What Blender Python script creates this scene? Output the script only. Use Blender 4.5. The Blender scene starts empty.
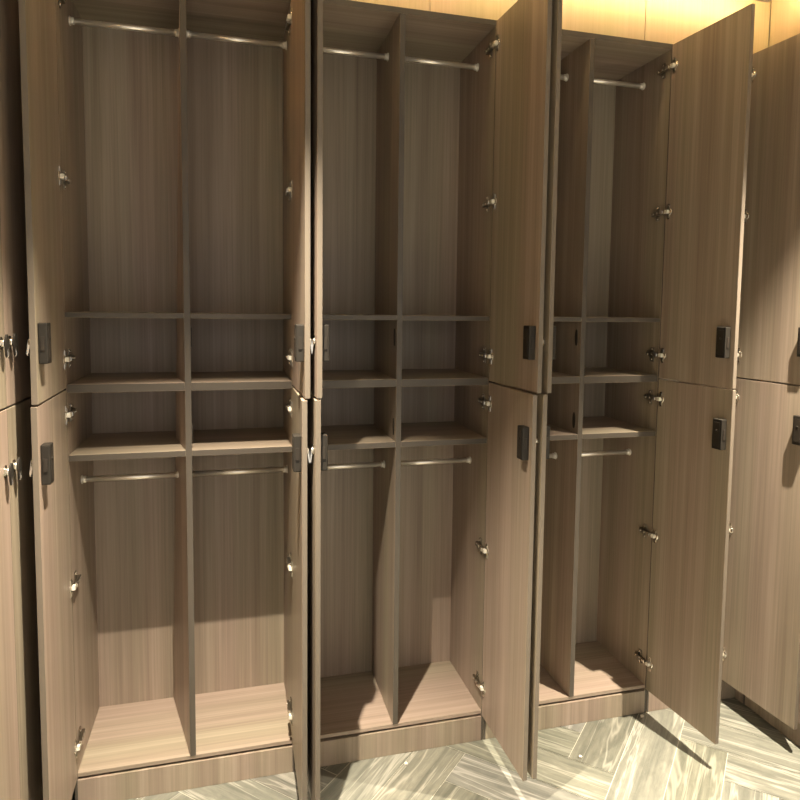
import bpy, bmesh, math, random
from mathutils import Vector, Matrix
random.seed(4)
scene = bpy.context.scene
col = scene.collection

# ------------------------------------------------------------ camera
cam = bpy.data.cameras.new('camera')
cam.sensor_width = 36.0
cam.lens = 666.31 * 36 / 800
cam.shift_x = -0.0163
cam.shift_y = -0.0483
cam.clip_start = 0.02
cam_o = bpy.data.objects.new('camera', cam)
col.objects.link(cam_o)
yaw, pitch, roll = 0.2674, 0.0781, 0.0126
F = Vector((math.sin(yaw) * math.cos(pitch), math.cos(yaw) * math.cos(pitch), -math.sin(pitch)))
R0 = Vector((math.cos(yaw), -math.sin(yaw), 0))
U0 = R0.cross(F)
R_ = R0 * math.cos(roll) + U0 * math.sin(roll)
U_ = -R0 * math.sin(roll) + U0 * math.cos(roll)
m = Matrix((R_, U_, -F)).transposed().to_4x4()
m.translation = Vector((0.4472, -2.041, 1.4755))
cam_o.matrix_world = m
scene.camera = cam_o

# ------------------------------------------------------------ world and exposure
world = bpy.data.worlds.new('world')
scene.world = world
world.use_nodes = True
bg = world.node_tree.nodes['Background']
bg.inputs[0].default_value = (1.0, 0.94, 0.87, 1)
bg.inputs[1].default_value = 0.60
scene.view_settings.view_transform = 'Standard'
scene.view_settings.look = 'None'
scene.view_settings.gamma = 1
scene.view_settings.use_curve_mapping = False
scene.view_settings.exposure = 1.0
WARM = (1.0, 0.87, 0.69)
SPOT_POWER = 460
AMBER = (1.0, 0.76, 0.43)
STRIP_POWER = 9.0

# ------------------------------------------------------------ dimensions (metres)
XS = [-0.006, 0.325, 0.6334, 0.9613, 1.2733, 1.6082, 1.9176, 2.2357]
D = 0.35          # carcass depth
H = 2.39          # carcass height
ZF = 0.105        # top of the bottom panel
ZM = 1.241        # middle of the board between the tiers
ZS1, ZS3 = 1.448, 1.043
T = 0.017         # board thickness
XL, XR = -0.04, 2.29   # door faces of the side banks
CEIL = 2.546

# ------------------------------------------------------------ materials
def mat(name):
    mm = bpy.data.materials.new(name)
    mm.use_nodes = True
    nt = mm.node_tree
    return mm, nt, nt.nodes, nt.links, nt.nodes['Principled BSDF']

def plain(name, c, rough=.5, metal=0, spec=.5):
    mm, nt, n, l, b = mat(name)
    b.inputs['Base Color'].default_value = (*c, 1)
    b.inputs['Roughness'].default_value = rough
    b.inputs['Metallic'].default_value = metal
    b.inputs['Specular IOR Level'].default_value = spec
    return mm

def wood(name, axis, cols, rough=.42, bump=.04):
    mm, nt, n, l, b = mat(name)
    tc = n.new('ShaderNodeTexCoord')
    oi = n.new('ShaderNodeObjectInfo')
    mul = n.new('ShaderNodeMath'); mul.operation = 'MULTIPLY'; mul.inputs[1].default_value = 37.0
    l.new(oi.outputs['Random'], mul.inputs[0])
    cmb = n.new('ShaderNodeCombineXYZ')
    for i in range(3):
        l.new(mul.outputs[0], cmb.inputs[i])
    add = n.new('ShaderNodeVectorMath'); add.operation = 'ADD'
    l.new(tc.outputs['Object'], add.inputs[0]); l.new(cmb.outputs[0], add.inputs[1])
    def noise(sc, st, det, rg=.55, dist=0.0):
        mp = n.new('ShaderNodeMapping')
        s = [sc, sc, sc]; s[axis] = st
        mp.inputs['Scale'].default_value = s
        l.new(add.outputs[0], mp.inputs[0])
        no = n.new('ShaderNodeTexNoise')
        no.inputs['Scale'].default_value = 1
        no.inputs['Detail'].default_value = det
        no.inputs['Roughness'].default_value = rg
        no.inputs['Distortion'].default_value = dist
        l.new(mp.outputs[0], no.inputs['Vector'])
        return no
    a = noise(26, .4, 4, .62, .3)
    f = noise(150, 2.0, 3, .6)
    v = noise(5, .15, 2)
    r = n.new('ShaderNodeValToRGB')
    el = r.color_ramp.elements
    el[0].position = .30; el[0].color = (*cols[0], 1)
    el[1].position = .72; el[1].color = (*cols[2], 1)
    e = el.new(.5); e.color = (*cols[1], 1)
    mx = n.new('ShaderNodeMath'); mx.operation = 'MULTIPLY_ADD'
    mx.inputs[1].default_value = .38; l.new(f.outputs[0], mx.inputs[0])
    m2 = n.new('ShaderNodeMath'); m2.operation = 'MULTIPLY'; m2.inputs[1].default_value = .62
    l.new(a.outputs[0], m2.inputs[0]); l.new(m2.outputs[0], mx.inputs[2])
    l.new(mx.outputs[0], r.inputs[0])
    # slow drift of hue between greenish and pinkish bands
    hr = n.new('ShaderNodeValToRGB')
    hr.color_ramp.elements[0].position = .38; hr.color_ramp.elements[0].color = (.97, .985, .90, 1)
    hr.color_ramp.elements[1].position = .62; hr.color_ramp.elements[1].color = (1.06, .98, .98, 1)
    l.new(v.outputs[0], hr.inputs[0])
    mm2 = n.new('ShaderNodeMixRGB'); mm2.blend_type = 'MULTIPLY'; mm2.inputs[0].default_value = 1
    l.new(r.outputs[0], mm2.inputs[1]); l.new(hr.outputs[0], mm2.inputs[2])
    l.new(mm2.outputs[0], b.inputs['Base Color'])
    b.inputs['Roughness'].default_value = rough
    b.inputs['Specular IOR Level'].default_value = .35
    bp = n.new('ShaderNodeBump'); bp.inputs['Strength'].default_value = bump; bp.inputs['Distance'].default_value = .002
    l.new(f.outputs[0], bp.inputs['Height']); l.new(bp.outputs[0], b.inputs['Normal'])
    return mm

LAM = ((.215, .176, .137), (.300, .250, .199), (.410, .347, .282))
WV = wood('laminate_upright_grain', 2, LAM)
WH = wood('laminate_level_grain', 0, LAM)
WD = wood('laminate_level_grain_deep', 1, LAM)
PAN = wood('light_oak_panel', 2, ((.50, .40, .24), (.56, .45, .28), (.62, .50, .32)), .5)
CHROME = plain('polished_steel', (.86, .82, .74), .2, 1)
RAIL = plain('satin_steel_tube', (.88, .82, .72), .30, .75)
NICKEL = plain('pale_nickel', (.92, .88, .80), .3, .4)
STEEL = plain('dull_steel', (.30, .27, .22), .35, 1)
WHITE = plain('pale_plastic', (.80, .76, .66), .35)
BLACK = plain('black_plastic', (.020, .017, .013), .5, 0, .3)
BLACK2 = plain('brown_black_enamel', (.026, .021, .016), .45, 0, .3)
GREY = plain('ceiling_paint', (.62, .55, .44), .8)
WALLM = plain('wall_paint', (.46, .40, .32), .8)
EDGE = plain('grey_brown_edge_band', (.080, .067, .052), .5)
DBAND = plain('grey_brown_door_edge_band', (.150, .125, .096), .5)
KICK = plain('dark_filler', (.12, .09, .06), .6)

def stone():
    mm, nt, n, l, b = mat('veined_stone_planks')
    uv = n.new('ShaderNodeUVMap'); uv.uv_map = 'UVMap'
    def noise(sx, sy, det, rg=.6, dist=0.0):
        mp = n.new('ShaderNodeMapping'); mp.inputs['Scale'].default_value = (sx, sy, 1)
        l.new(uv.outputs[0], mp.inputs[0])
        no = n.new('ShaderNodeTexNoise'); no.inputs['Scale'].default_value = 1
        no.inputs['Detail'].default_value = det; no.inputs['Roughness'].default_value = rg
        no.inputs['Distortion'].default_value = dist
        l.new(mp.outputs[0], no.inputs['Vector']); return no
    a = noise(1.5, 34, 6, .7, .35)
    c = noise(14, 40, 6, .72, .6)
    d = noise(.8, 13, 4, .6, .6)
    mix = n.new('ShaderNodeMath'); mix.operation = 'MULTIPLY_ADD'; mix.inputs[1].default_value = .35
    l.new(c.outputs[0], mix.inputs[0])
    m2 = n.new('ShaderNodeMath'); m2.operation = 'MULTIPLY'; m2.inputs[1].default_value = .65
    l.new(a.outputs[0], m2.inputs[0]); l.new(m2.outputs[0], mix.inputs[2])
    r = n.new('ShaderNodeValToRGB'); el = r.color_ramp.elements
    el[0].position = .30; el[0].color = (.100, .102, .084, 1)
    el[1].position = .70; el[1].color = (.31, .305, .255, 1)
    for p_, c_ in ((.44, (.145, .148, .122)), (.56, (.205, .205, .168))):
        e = el.new(p_); e.color = (*c_, 1)
    l.new(mix.outputs[0], r.inputs[0])
    # thin white veins along the planks
    r2 = n.new('ShaderNodeValToRGB'); e2 = r2.color_ramp.elements
    e2[0].position = .475; e2[0].color = (0, 0, 0, 1)
    e2[1].position = .525; e2[1].color = (0, 0, 0, 1)
    e = e2.new(.5); e.color = (1, 1, 1, 1)
    l.new(d.outputs[0], r2.inputs[0])
    vm = n.new('ShaderNodeMath'); vm.operation = 'MULTIPLY'; vm.inputs[1].default_value = .65
    l.new(r2.outputs[0], vm.inputs[0])
    mx = n.new('ShaderNodeMixRGB'); l.new(vm.outputs[0], mx.inputs[0])
    l.new(r.outputs[0], mx.inputs[1]); mx.inputs[2].default_value = (.43, .42, .36, 1)
    at = n.new('ShaderNodeAttribute'); at.attribute_name = 'tone'
    mm2 = n.new('ShaderNodeMixRGB'); mm2.blend_type = 'MULTIPLY'; mm2.inputs[0].default_value = 1
    l.new(mx.outputs[0], mm2.inputs[1]); l.new(at.outputs['Color'], mm2.inputs[2])
    l.new(mm2.outputs[0], b.inputs['Base Color'])
    b.inputs['Roughness'].default_value = .38
    b.inputs['Specular IOR Level'].default_value = .4
    return mm
STONE = stone()
GROUT = plain('pale_grout', (.55, .53, .44), .7)

def emis(name, c, s):
    mm, nt, n, l, b = mat(name)
    b.inputs['Base Color'].default_value = (.8, .75, .6, 1)
    b.inputs['Emission Color'].default_value = (*c, 1)
    b.inputs['Emission Strength'].default_value = s
    return mm
LED = emis('warm_led_tape', AMBER, 21)
LENS = emis('lamp_lens', WARM, 6)

# ------------------------------------------------------------ mesh helpers
class MB:
    def __init__(s): s.bm = bmesh.new()
    def box(s, x0, x1, y0, y1, z0, z1, mi=0, bev=0.0, M=None):
        x0, x1 = sorted((x0, x1)); y0, y1 = sorted((y0, y1)); z0, z1 = sorted((z0, z1))
        b = bmesh.new()
        vs = [b.verts.new((x, y, z)) for x in (x0, x1) for y in (y0, y1) for z in (z0, z1)]
        for f in ((0, 1, 3, 2), (4, 6, 7, 5), (0, 4, 5, 1), (2, 3, 7, 6), (0, 2, 6, 4), (1, 5, 7, 3)):
            b.faces.new([vs[i] for i in f])
        if bev: bmesh.ops.bevel(b, geom=b.edges[:], offset=bev, segments=2, affect='EDGES', profile=.6)
        s._take(b, mi, M); return s
    def cyl(s, p0, p1, r0, r1=None, mi=0, seg=20, bev=0.0):
        r1 = r0 if r1 is None else r1
        p0, p1 = Vector(p0), Vector(p1); d = p1 - p0
        b = bmesh.new()
        bmesh.ops.create_cone(b, cap_ends=True, segments=seg, radius1=r0, radius2=r1, depth=d.length)
        if bev: bmesh.ops.bevel(b, geom=[e for e in b.edges if abs(e.verts[0].co.z - e.verts[1].co.z) < 1e-6], offset=bev, segments=2, affect='EDGES')
        M = Matrix.Translation((p0 + p1) / 2) @ d.to_track_quat('Z', 'Y').to_matrix().to_4x4()
        s._take(b, mi, M, smooth=True); return s
    def sph(s, p, r, mi=0, sc=(1, 1, 1)):
        b = bmesh.new(); bmesh.ops.create_uvsphere(b, u_segments=16, v_segments=10, radius=r)
        s._take(b, mi, Matrix.Translation(p) @ Matrix.Diagonal((*sc, 1)), smooth=True); return s
    def prism(s, pts, ax, a0, a1, mi=0, bev=0.0):
        b = bmesh.new()
        def P(p, a): q = list(p); q.insert(ax, a); return q
        v0 = [b.verts.new(P(p, a0)) for p in pts]; v1 = [b.verts.new(P(p, a1)) for p in pts]
        b.faces.new(v0); b.faces.new(v1[::-1])
        for i in range(len(pts)):
            j = (i + 1) % len(pts); b.faces.new((v0[j], v0[i], v1[i], v1[j]))
        if bev: bmesh.ops.bevel(b, geom=b.edges[:], offset=bev, segments=2, affect='EDGES')
        s._take(b, mi, None); return s
    def _take(s, b, mi, M, smooth=False):
        bmesh.ops.recalc_face_normals(b, faces=b.faces[:])
        if M is not None: b.transform(M)
        me = bpy.data.meshes.new('tmp')
        for f in b.faces: f.material_index = mi; f.smooth = smooth
        b.to_mesh(me); b.free(); s.bm.from_mesh(me); bpy.data.meshes.remove(me)
    def build(s, name, mats, parent=None, loc=(0, 0, 0), rz=0):
        me = bpy.data.meshes.new(name); s.bm.to_mesh(me); s.bm.free()
        for mm in (mats if isinstance(mats, (list, tuple)) else [mats]): me.materials.append(mm)
        try: me.shade_auto_smooth
        except Exception: pass
        o = bpy.data.objects.new(name, me); col.objects.link(o)
        o.location = loc; o.rotation_euler = (0, 0, rz)
        if parent: o.parent = parent
        return o

def band(o):
    me = o.data; me.materials.append(EDGE); k = len(me.materials) - 1
    for p in me.polygons:
        if p.normal.y < -.9: p.material_index = k
    return o

def thing(name, label, cat, loc=(0, 0, 0), rz=0, group=None):
    o = bpy.data.objects.new(name, None); o.empty_display_size = .1
    col.objects.link(o); o.location = loc; o.rotation_euler = (0, 0, rz)
    o['label'] = label; o['category'] = cat
    if group: o['group'] = group
    return o
def struct(o): o['kind'] = 'structure'; return o

# ------------------------------------------------------------ setting
def make_floor():
    bm = bmesh.new()
    uvl = bm.loops.layers.uv.new('UVMap')
    cl = bm.loops.layers.color.new('tone')
    def quad(pts, uvs, tone, mi):
        f = bm.faces.new([bm.verts.new(p) for p in pts]); f.material_index = mi
        for lp, u in zip(f.loops, uvs): lp[uvl].uv = u; lp[cl] = (*tone, 1)
    X0, X1, Y0, Y1 = -.5, 2.8, -3.6, .42
    # slab
    z = -.0012
    quad([(X0, Y0, z), (X1, Y0, z), (X1, Y1, z), (X0, Y1, z)], [(0, 0)] * 4, (1, 1, 1), 1)
    for (a, b_) in (((X0, Y0), (X1, Y0)), ((X1, Y0), (X1, Y1)), ((X1, Y1), (X0, Y1)), ((X0, Y1), (X0, Y0))):
        quad([(a[0], a[1], z), (a[0], a[1], -.05), (b_[0], b_[1], -.05), (b_[0], b_[1], z)], [(0, 0)] * 4, (1, 1, 1), 1)
    quad([(X0, Y0, -.05), (X0, Y1, -.05), (X1, Y1, -.05), (X1, Y0, -.05)], [(0, 0)] * 4, (1, 1, 1), 1)
    w, n, g = .152, 4, .0009
    c, s_ = math.cos(math.pi / 4), math.sin(math.pi / 4)
    ox, oy = 1.621, -.05
    def clip(poly):
        for ax, lim, sg in ((0, X0, 1), (0, X1, -1), (1, Y0, 1), (1, Y1, -1)):
            out = []
            for i in range(len(poly)):
                p, q = poly[i], poly[(i + 1) % len(poly)]
                ip = (p[ax] - lim) * sg >= 0; iq = (q[ax] - lim) * sg >= 0
                if ip: out.append(p)
                if ip != iq:
                    t = (lim - p[ax]) / (q[ax] - p[ax]); out.append(tuple(p[k] + t * (q[k] - p[k]) for k in range(4)))
            poly = out
            if len(poly) < 3: return []
        return poly
    rnd = random.Random(11)
    for a in range(-34, 34):
        for b_ in range(-34, 34):
            r = (a - b_) % (2 * n)
            if r == 0: x0, x1, y0, y1, hz = a * w, (a + n) * w, b_ * w, (b_ + 1) * w, True
            elif r == 2 * n - 1: x0, x1, y0, y1, hz = a * w, (a + 1) * w, b_ * w, (b_ + n) * w, False
            else: continue
            x0 += g; x1 -= g; y0 += g; y1 -= g
            uo, vo = rnd.uniform(0, 50), rnd.uniform(0, 50)
            t = rnd.uniform(.90, 1.08); tone = (t, t * rnd.uniform(.985, 1.01), t * rnd.uniform(.96, 1.03))
            pts = []
            for px, py in ((x0, y0), (x1, y0), (x1, y1), (x0, y1)):
                u, v = (px - x0, py - y0) if hz else (py - y0, px - x0)
                pts.append((ox + px * c - py * s_, oy + px * s_ + py * c, u + uo, v + vo))
            pl = clip(pts)
            if len(pl) >= 3:
                quad([(p[0], p[1], 0) for p in pl], [(p[2], p[3]) for p in pl], tone, 0)
    me = bpy.data.meshes.new('floor'); bm.to_mesh(me); bm.free()
    me.materials.append(STONE); me.materials.append(GROUT)
    o = bpy.data.objects.new('floor', me); col.objects.link(o); return struct(o)
make_floor()

YF = .03          # lit fascia set back above the cabinets
wb = MB(); wb.box(-.5, 2.8, D + .02, D + .12, 0, 3.0); struct(wb.build('wall_back', WALLM))
wl = MB(); wl.box(-.55, -.45, -3.6, D + .02, 0, 3.0); struct(wl.build('wall_left', WALLM))
wr = MB(); wr.box(2.72, 2.82, -3.6, D + .02, 0, 3.0); struct(wr.build('wall_right', WALLM))
# wood fascia above the cabinets, with its panel joints
fb = MB()
seams = [-.45, .288, 1.055, 1.822, XR + .045]
for a, b_ in zip(seams[:-1], seams[1:]):
    fb.box(a + .0012, b_ - .0012, YF, YF + .018, H + .001, 2.78, bev=.0008)
fb.box(-.45, XR + .045, YF + .019, YF + .03, H + .001, 2.78, 1)
struct(fb.build('trim_1', [PAN, KICK]))
def side_fascia(x, s, name):
    b = MB()
    ys = [YF - .001, -.55, -1.30, -2.0]
    for a, c_ in zip(ys[:-1], ys[1:]):
        b.box(x, x + s * .018, c_ + .0012, a - .0012, H + .001, 2.78, bev=.0008)
    b.box(x + s * .019, x + s * .03, -2.0, YF, H + .001, 2.78, 1)
    struct(b.build(name, [PAN, KICK]))
side_fascia(XR + .045, 1, 'trim_2')
side_fascia(XL - .045, -1, 'trim_3')
cb = MB(); cb.box(XL + .045, 2.245, -3.6, -.055, CEIL, CEIL + .05)
cb.box(-.5, 2.8, -3.6, .42, 2.78, 2.84)
struct(cb.build('ceiling', GREY))

# fillers in the two corners
b = MB(); b.box(XS[7] + .010, XR + .02, 0, .018, 0, H); struct(b.build('trim_4', WV))
b = MB(); b.box(XL - .018, XS[0] - .010, 0, .018, 0, H); struct(b.build('trim_5', WV))

# ------------------------------------------------------------ cabinet builder
HZU = (2.312, 1.822, 1.325)
HZL = (1.170, .675, .197)
DW = .332

def make_door(parent, x, y, s, deg, upper, hp=.022, lever_out=True, w=DW, strike=True):
    """s=+1 hinged on its left edge, -1 on its right edge."""
    z0, z1 = (1.2435, 2.386) if upper else (.093, 1.2385)
    th = .0135
    b = MB(); b.box(0, s * w, -th, 0, z0, z1, bev=.0012)
    rot = -s * math.radians(deg)
    d = b.build('door', [WV, DBAND], parent, (x, y, 0), rot)
    for p in d.data.polygons:
        if p.normal.x * s > .9: p.material_index = 1
    zc = 1.385 if upper else 1.097
    e = s * (w - (.036 if w > .32 else .028))
    # lock body on the inner face
    b = MB()
    b.box(e - s * .019, e + s * .019, 0.0002, .021, zc - .048, zc + .048, 0, bev=.003)
    b.box(e - s * .012, e + s * .012, .0205, .0222, zc - .038, zc + .038, 1, bev=.0008)
    b.cyl((e, .022, zc + .012), (e, .0235, zc + .012), .004, mi=1)
    b.box(e + s * .0192, e + s * .0215, .006, .015, zc - .016, zc + .016, 2, bev=.0006)
    b.build('lock_box', [BLACK, BLACK2, BLACK2], d)
    # key lever on the outer face
    b = MB()
    y0 = -th - .0002
    b.cyl((e, y0, zc + .004), (e, y0 - hp * .12, zc + .004), .015, mi=0, bev=.0005)
    b.cyl((e, y0 - hp * .12, zc + .004), (e, y0 - hp * .62, zc + .004), .0095, mi=0)
    o_ = b
    # oval black head
    pts = [(e + .012 * math.cos(t * math.pi / 10), zc - .002 + .026 * math.sin(t * math.pi / 10)) for t in range(20)]
    if w < .32: o_.prism(pts, 1, y0 - hp * .62, y0 - hp * .86, mi=1)
    # chrome lever, hanging down and outwards
    o_.prism([(y0 - hp * .30, zc + .010), (y0 - hp * .70, zc + .010), (y0 - hp * 1.0, zc - .024), (y0 - hp * .80, zc - .030), (y0 - hp * .45, zc - .006)],
             0, e - .0045, e + .0045, mi=0, bev=.0006)
    o_.build('latch_handle', [CHROME, BLACK], d)
    # hinge cups on the inner face
    for hz in (HZU if upper else HZL):
        b = MB()
        b.box(s * .012, s * .0235, .0002, .0022, hz - .026, hz + .026, 0, bev=.0006)
        b.cyl((s * .021, .0002, hz), (s * .021, .003, hz), .0125, mi=0)
        b.box(s * .006, s * .020, .002, .012, hz - .0065, hz + .0065, 1, bev=.0012)
        b.box(s * .010, s * .022, .002, .0055, hz - .020, hz - .009, 2, bev=.0006)
        b.box(s * .010, s * .022, .002, .0055, hz + .009, hz + .020, 2, bev=.0006)
        b.build('hinge_cup', [CHROME, WHITE, STEEL], d)
    return d

def hinge_plates(side, x, s, zs):
    """mounting plates on the inner face of a side panel; s points into the cabinet."""
    for hz in zs:
        b = MB()
        b.box(x, x + s * .003, .028, .048, hz - .026, hz + .026, 0, bev=.0006)
        b.box(x + s * .003, x + s * .012, .004, .062, hz - .0075, hz + .0075, 0, bev=.0012)
        b.box(x + s * .006, x + s * .015, -.004, .012, hz - .0055, hz + .0055, 1, bev=.001)
        for dz in (-.019, .019): b.cyl((x + s * .003, .038, hz + dz), (x + s * .005, .038, hz + dz), .0045, mi=1, seg=12)
        b.cyl((x + s * .012, .030, hz), (x + s * .0135, .030, hz), .004, mi=1, seg=12)
        b.cyl((x + s * .012, .052, hz), (x + s * .0135, .052, hz), .004, mi=1, seg=12)
        b.build('hinge_plate', [STEEL, CHROME], side)

def cabinet(name, label, xs, doors, loc=(0, 0, 0), rz=0, skew=(0, 0), group='open locker cabinets along the back wall', simple=False):
    """xs: bay boundaries along the front; doors: (bay edge index, s, deg_upper, deg_lower, hp)"""
    bx = xs[0]
    t = thing(name, label, 'locker', loc, rz, group)
    X = [x for x in xs]
    h = T / 2
    def side(x0, x1):
        b = MB(); b.box(x0, x1, 0, D - .008, 0, H, bev=.0006); return band(b.build('side_panel', WV, t))
    sl = side(X[0] + .0005, X[0] + h); sr = side(X[-1] - h, X[-1] - .0005)
    if len(X) == 3:
        b = MB(); bm = bmesh.new()
        sb, stp = skew
        vs = []
        for z, k in ((ZF, sb), (H - T, stp)):
            for (dx, y, kk) in ((-h, 0.001, 0), (h, 0.001, 0), (h, D - .009, k), (-h, D - .009, k)):
                vs.append(bm.verts.new((X[1] + dx + kk, y, z)))
        for f in ((0, 3, 2, 1), (4, 5, 6, 7), (0, 1, 5, 4), (1, 2, 6, 5), (2, 3, 7, 6), (3, 0, 4, 7)):
            bm.faces.new([vs[i] for i in f])
        b._take(bm, 0, None)
        dv = band(b.build('divider', WV, t))
        if not simple:
            for zc in (1.385, 1.097):
                for s in (-1, 1):
                    b = MB()
                    pts = [(.030 + .0085 * math.cos(k * math.pi / 8), zc + .028 * math.sin(k * math.pi / 8)) for k in range(16)]
                    b.prism(pts, 0, X[1] + s * (h + .0001), X[1] + s * (h + .0022))
                    b.build('strike_plate', BLACK2, dv)
    b = MB(); b.box(X[0] + h, X[-1] - h, D - .009, D, 0.0, H); b.build('back_panel', WV, t)
    b = MB(); b.box(X[0] + h, X[-1] - h, 0.0, D - .0095, H - T, H, bev=.0006); band(b.build('top_panel', WH, t))
    b = MB(); b.box(X[0] + h, X[-1] - h, .004, D - .0095, ZF - .012, ZF, bev=.0004); b.build('bottom_panel', WH, t)
    b = MB(); b.box(X[0] + h, X[-1] - h, 0, .016, 0.0005, ZF - .020, bev=.0006); b.build('plinth', WV, t)
    for a, c_ in zip(X[:-1], X[1:]):
        first = (a == X[0]); last = (c_ == X[-1])
        kb, kt = skew if len(X) == 3 else (0, 0)
        def board(nm, z0, z1, y0=0.0015):
            k = kb + (kt - kb) * ((z0 - ZF) / (H - ZF))
            xl0, xr0 = a + h + .0003, c_ - h - .0003
            xl1 = xl0 + (0 if first else k); xr1 = xr0 + (0 if last else k)
            y1 = D - .0095
            bm = bmesh.new(); vs = []
            for z in (z0, z1):
                for p in ((xl0, y0), (xr0, y0), (xr1, y1), (xl1, y1)): vs.append(bm.verts.new((*p, z)))
            for f in ((0, 3, 2, 1), (4, 5, 6, 7), (0, 1, 5, 4), (1, 2, 6, 5), (2, 3, 7, 6), (3, 0, 4, 7)):
                bm.faces.new([vs[i] for i in f])
            bmesh.ops.bevel(bm, geom=bm.edges[:], offset=.0006, segments=1, affect='EDGES')
            b = MB(); b._take(bm, 0, None); return band(b.build(nm, WH, t))
        board('tier_board', ZM - .012, ZM + .012)
        board('shelf', ZS1 - .0075, ZS1 + .0075)
        board('shelf', ZS3 - .009, ZS3 + .009)
        if simple: continue
        for zr in (2.297, .944):
            k = (kb + (kt - kb) * ((zr - ZF) / (H - ZF))) * .156 / D
            x0 = a + h + (0 if first else k); x1 = c_ - h + (0 if last else k)
            b = MB(); b.cyl((x0 + .002, .156, zr), (x1 - .002, .156, zr), .0085, seg=24)
            rd = b.build('clothes_rail', RAIL, t)
            for xe, s in ((x0, 1), (x1, -1)):
                b = MB()
                b.cyl((xe + s * .0006, .156, zr), (xe + s * .004, .156, zr), .0135, mi=0, bev=.0008)
                b.cyl((xe + s * .004, .156, zr), (xe + s * .014, .156, zr), .0105, mi=0, bev=.001)
                b.build('rail_bracket', NICKEL, rd)
    for (ei, s, du, dl, hp) in doors:
        x = X[ei]
        closed = du == 0
        xo = x + s * ((.009 if (s < 0 or ei == 0 and xs[0] < .1) else .026) if not closed else .0025)
        make_door(t, xo, -.004, s, du, True, hp, w=DW if not closed else abs(X[-1] - X[0]) / (len(X) - 1) - .0035)
        make_door(t, xo, -.004, s, dl, False, hp, w=DW if not closed else abs(X[-1] - X[0]) / (len(X) - 1) - .0035)
        if not closed:
            hinge_plates(sl if ei == 0 else sr, x + s * h, s, HZU + HZL)
    return t

cabinet('locker_cabinet', 'open brown two-bay locker cabinet at the left, doors swung out, nearest the closed side lockers', XS[0:3],
        [(0, 1, 88.0, 88.4, .014), (2, -1, 90.8, 89.5, .0095)], skew=(-.075, -.022))
cabinet('locker_cabinet', 'open brown locker cabinet in the middle, between the two narrow pairs of edge-on doors', XS[2:5],
        [(0, 1, 87.6, 88.2, .0095), (2, -1, 92.4, 90.2, .0095)])
cabinet('locker_cabinet', 'open brown locker cabinet right of centre, its right door turned broadside with black locks', XS[4:7],
        [(0, 1, 86.0, 88.0, .0095), (2, -1, 94.6, 95.0, .023)])
cabinet('locker_cabinet', 'narrow single-bay brown locker cabinet in the right corner, its open door cut by the frame', XS[6:8],
        [(1, -1, 93.6, 93.6, .016)])

# side banks (closed, keys outside)
BW = .316
bw = [0, BW, 2 * BW]
# left bank: local x runs away from the corner? fronts face +X. local +x -> world +Y for rz=90deg; front (-y) -> world +X
ylen = 2 * BW
cabinet('locker_cabinet', 'closed brown locker cabinet at the left edge with chrome key levers on its doors', bw,
        [(0, 1, 0, 0, .017), (2, -1, 0, 0, .017)], loc=(XL - .0205, -.041 - ylen, 0), rz=math.radians(90), group='closed locker cabinets of the side banks')
cabinet('locker_cabinet', 'closed brown locker cabinet at the right edge of the picture, behind the corner door', bw,
        [(0, 1, 0, 0, .018), (2, -1, 0, 0, .018)], loc=(XR + .0205, -.041, 0), rz=math.radians(-90), group='closed locker cabinets of the side banks')

# corner fillers beside the banks
b = MB(); b.box(XL - .036, XL - .018, -.040, -.001, 0, H); struct(b.build('trim_6', WV))
b = MB(); b.box(XR + .018, XR + .036, -.040, -.001, 0, H); struct(b.build('trim_7', WV))

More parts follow.
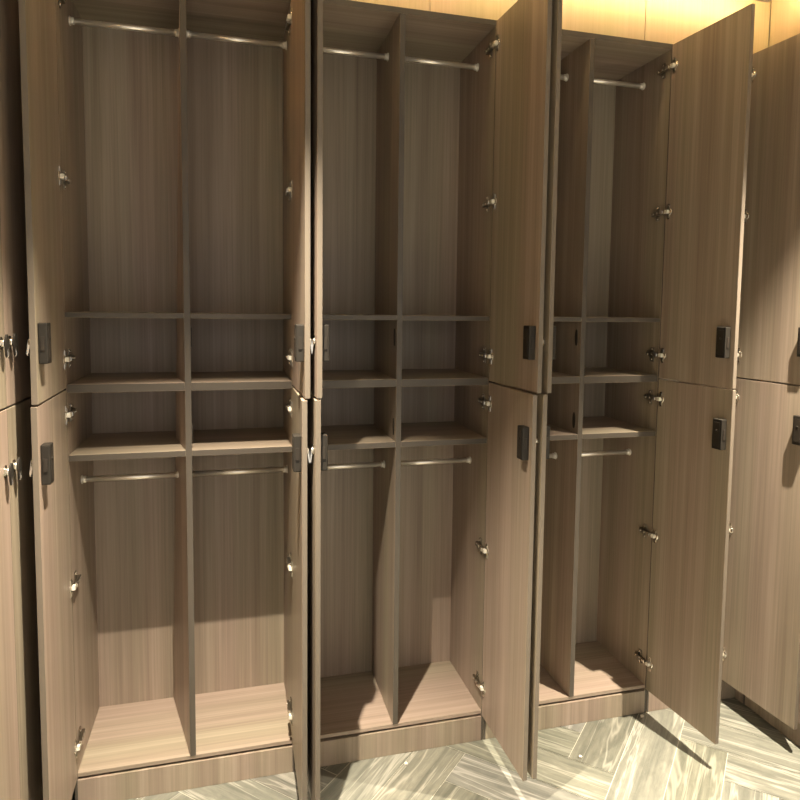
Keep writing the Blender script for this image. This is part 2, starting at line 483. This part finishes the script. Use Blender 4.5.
# ------------------------------------------------------------ lamps
def downlight(x, y, label, power, size=36):
    t = thing('ceiling_downlight', label, 'lamp', (x, y, CEIL), 0, 'recessed ceiling downlights')
    b = MB()
    pts = 28
    bm = bmesh.new()
    prof = [(.046, -.0005), (.046, -.006), (.036, -.007), (.032, -.002)]
    rings = [[bm.verts.new((r * math.cos(2 * math.pi * k / pts), r * math.sin(2 * math.pi * k / pts), z)) for k in range(pts)] for r, z in prof]
    for i in range(len(rings)):
        A, B = rings[i], rings[(i + 1) % len(rings)]
        for k in range(pts): bm.faces.new((A[k], A[(k + 1) % pts], B[(k + 1) % pts], B[k]))
    b._take(bm, 0, None, smooth=True); b.build('trim_ring', CHROME, t)
    b = MB(); b.cyl((0, 0, -.0005), (0, 0, -.003), .031); b.build('lens', LENS, t)
    L = bpy.data.lights.new('spot', 'SPOT'); L.energy = power; L.color = WARM
    L.spot_size = math.radians(size * 2); L.spot_blend = 1.0; L.shadow_soft_size = .009
    o = bpy.data.objects.new('spot', L); col.objects.link(o); o.location = (0, 0, -.012); o.parent = t
    return t
downlight(.48, -.757, 'recessed round downlight in the ceiling in front of the leftmost cabinet', SPOT_POWER)
downlight(2.055, -.757, 'recessed round downlight in the ceiling in front of the right corner', SPOT_POWER * 1.15)

downlight(.48, -2.2, 'added unseen fill downlight over the room at the left, behind the photographer', 750, 26)  # rear row of three: unseen lamps added for light bounced off the floor
downlight(1.25, -2.2, 'added unseen fill downlight over the middle of the room, behind the photographer', 750, 26)
downlight(2.02, -2.2, 'added unseen fill downlight over the room at the right, behind the photographer', 750, 26)

def led(name_label, x0, x1, y0, y1, L, normal):
    b = MB(); b.box(x0, x1, y0, y1, CEIL + .012, CEIL + .030)
    o = b.build('led_tape', LED)
    o['label'] = name_label; o['category'] = 'light strip'; o['group'] = 'warm light strips along the ceiling edge'
led('warm light strip in the ceiling slot above the back row of lockers', XL + .06, 2.235, -.0545, -.051, 0, 0)
led('warm light strip in the ceiling slot above the right side lockers', 2.2455, 2.249, -1.9, -.065, 0, 0)
led('warm light strip in the ceiling slot above the left side lockers', XL + .041, XL + .0445, -1.9, -.065, 0, 0)

# crumbs of plaster on the stone
for (x, y, r_, lab) in ((1.885, -.022, .0075, 'small white plaster crumb on the floor at the foot of the plinth'),
                        (1.553, -.165, .006, 'tiny white plaster crumb lying on a grey stone plank'),
                        (.985, -.055, .006, 'tiny white plaster crumb on the floor in front of the middle cabinet')):
    bm = bmesh.new(); bmesh.ops.create_icosphere(bm, subdivisions=2, radius=r_)
    for v in bm.verts: v.co *= random.uniform(.8, 1.15); v.co.z *= .6
    zmin = min(v.co.z for v in bm.verts)
    for v in bm.verts: v.co.z -= zmin
    b = MB(); b._take(bm, 0, None)
    o = b.build('plaster_crumb', WHITE, None, (x, y, .0002))
    o['label'] = lab; o['category'] = 'debris'
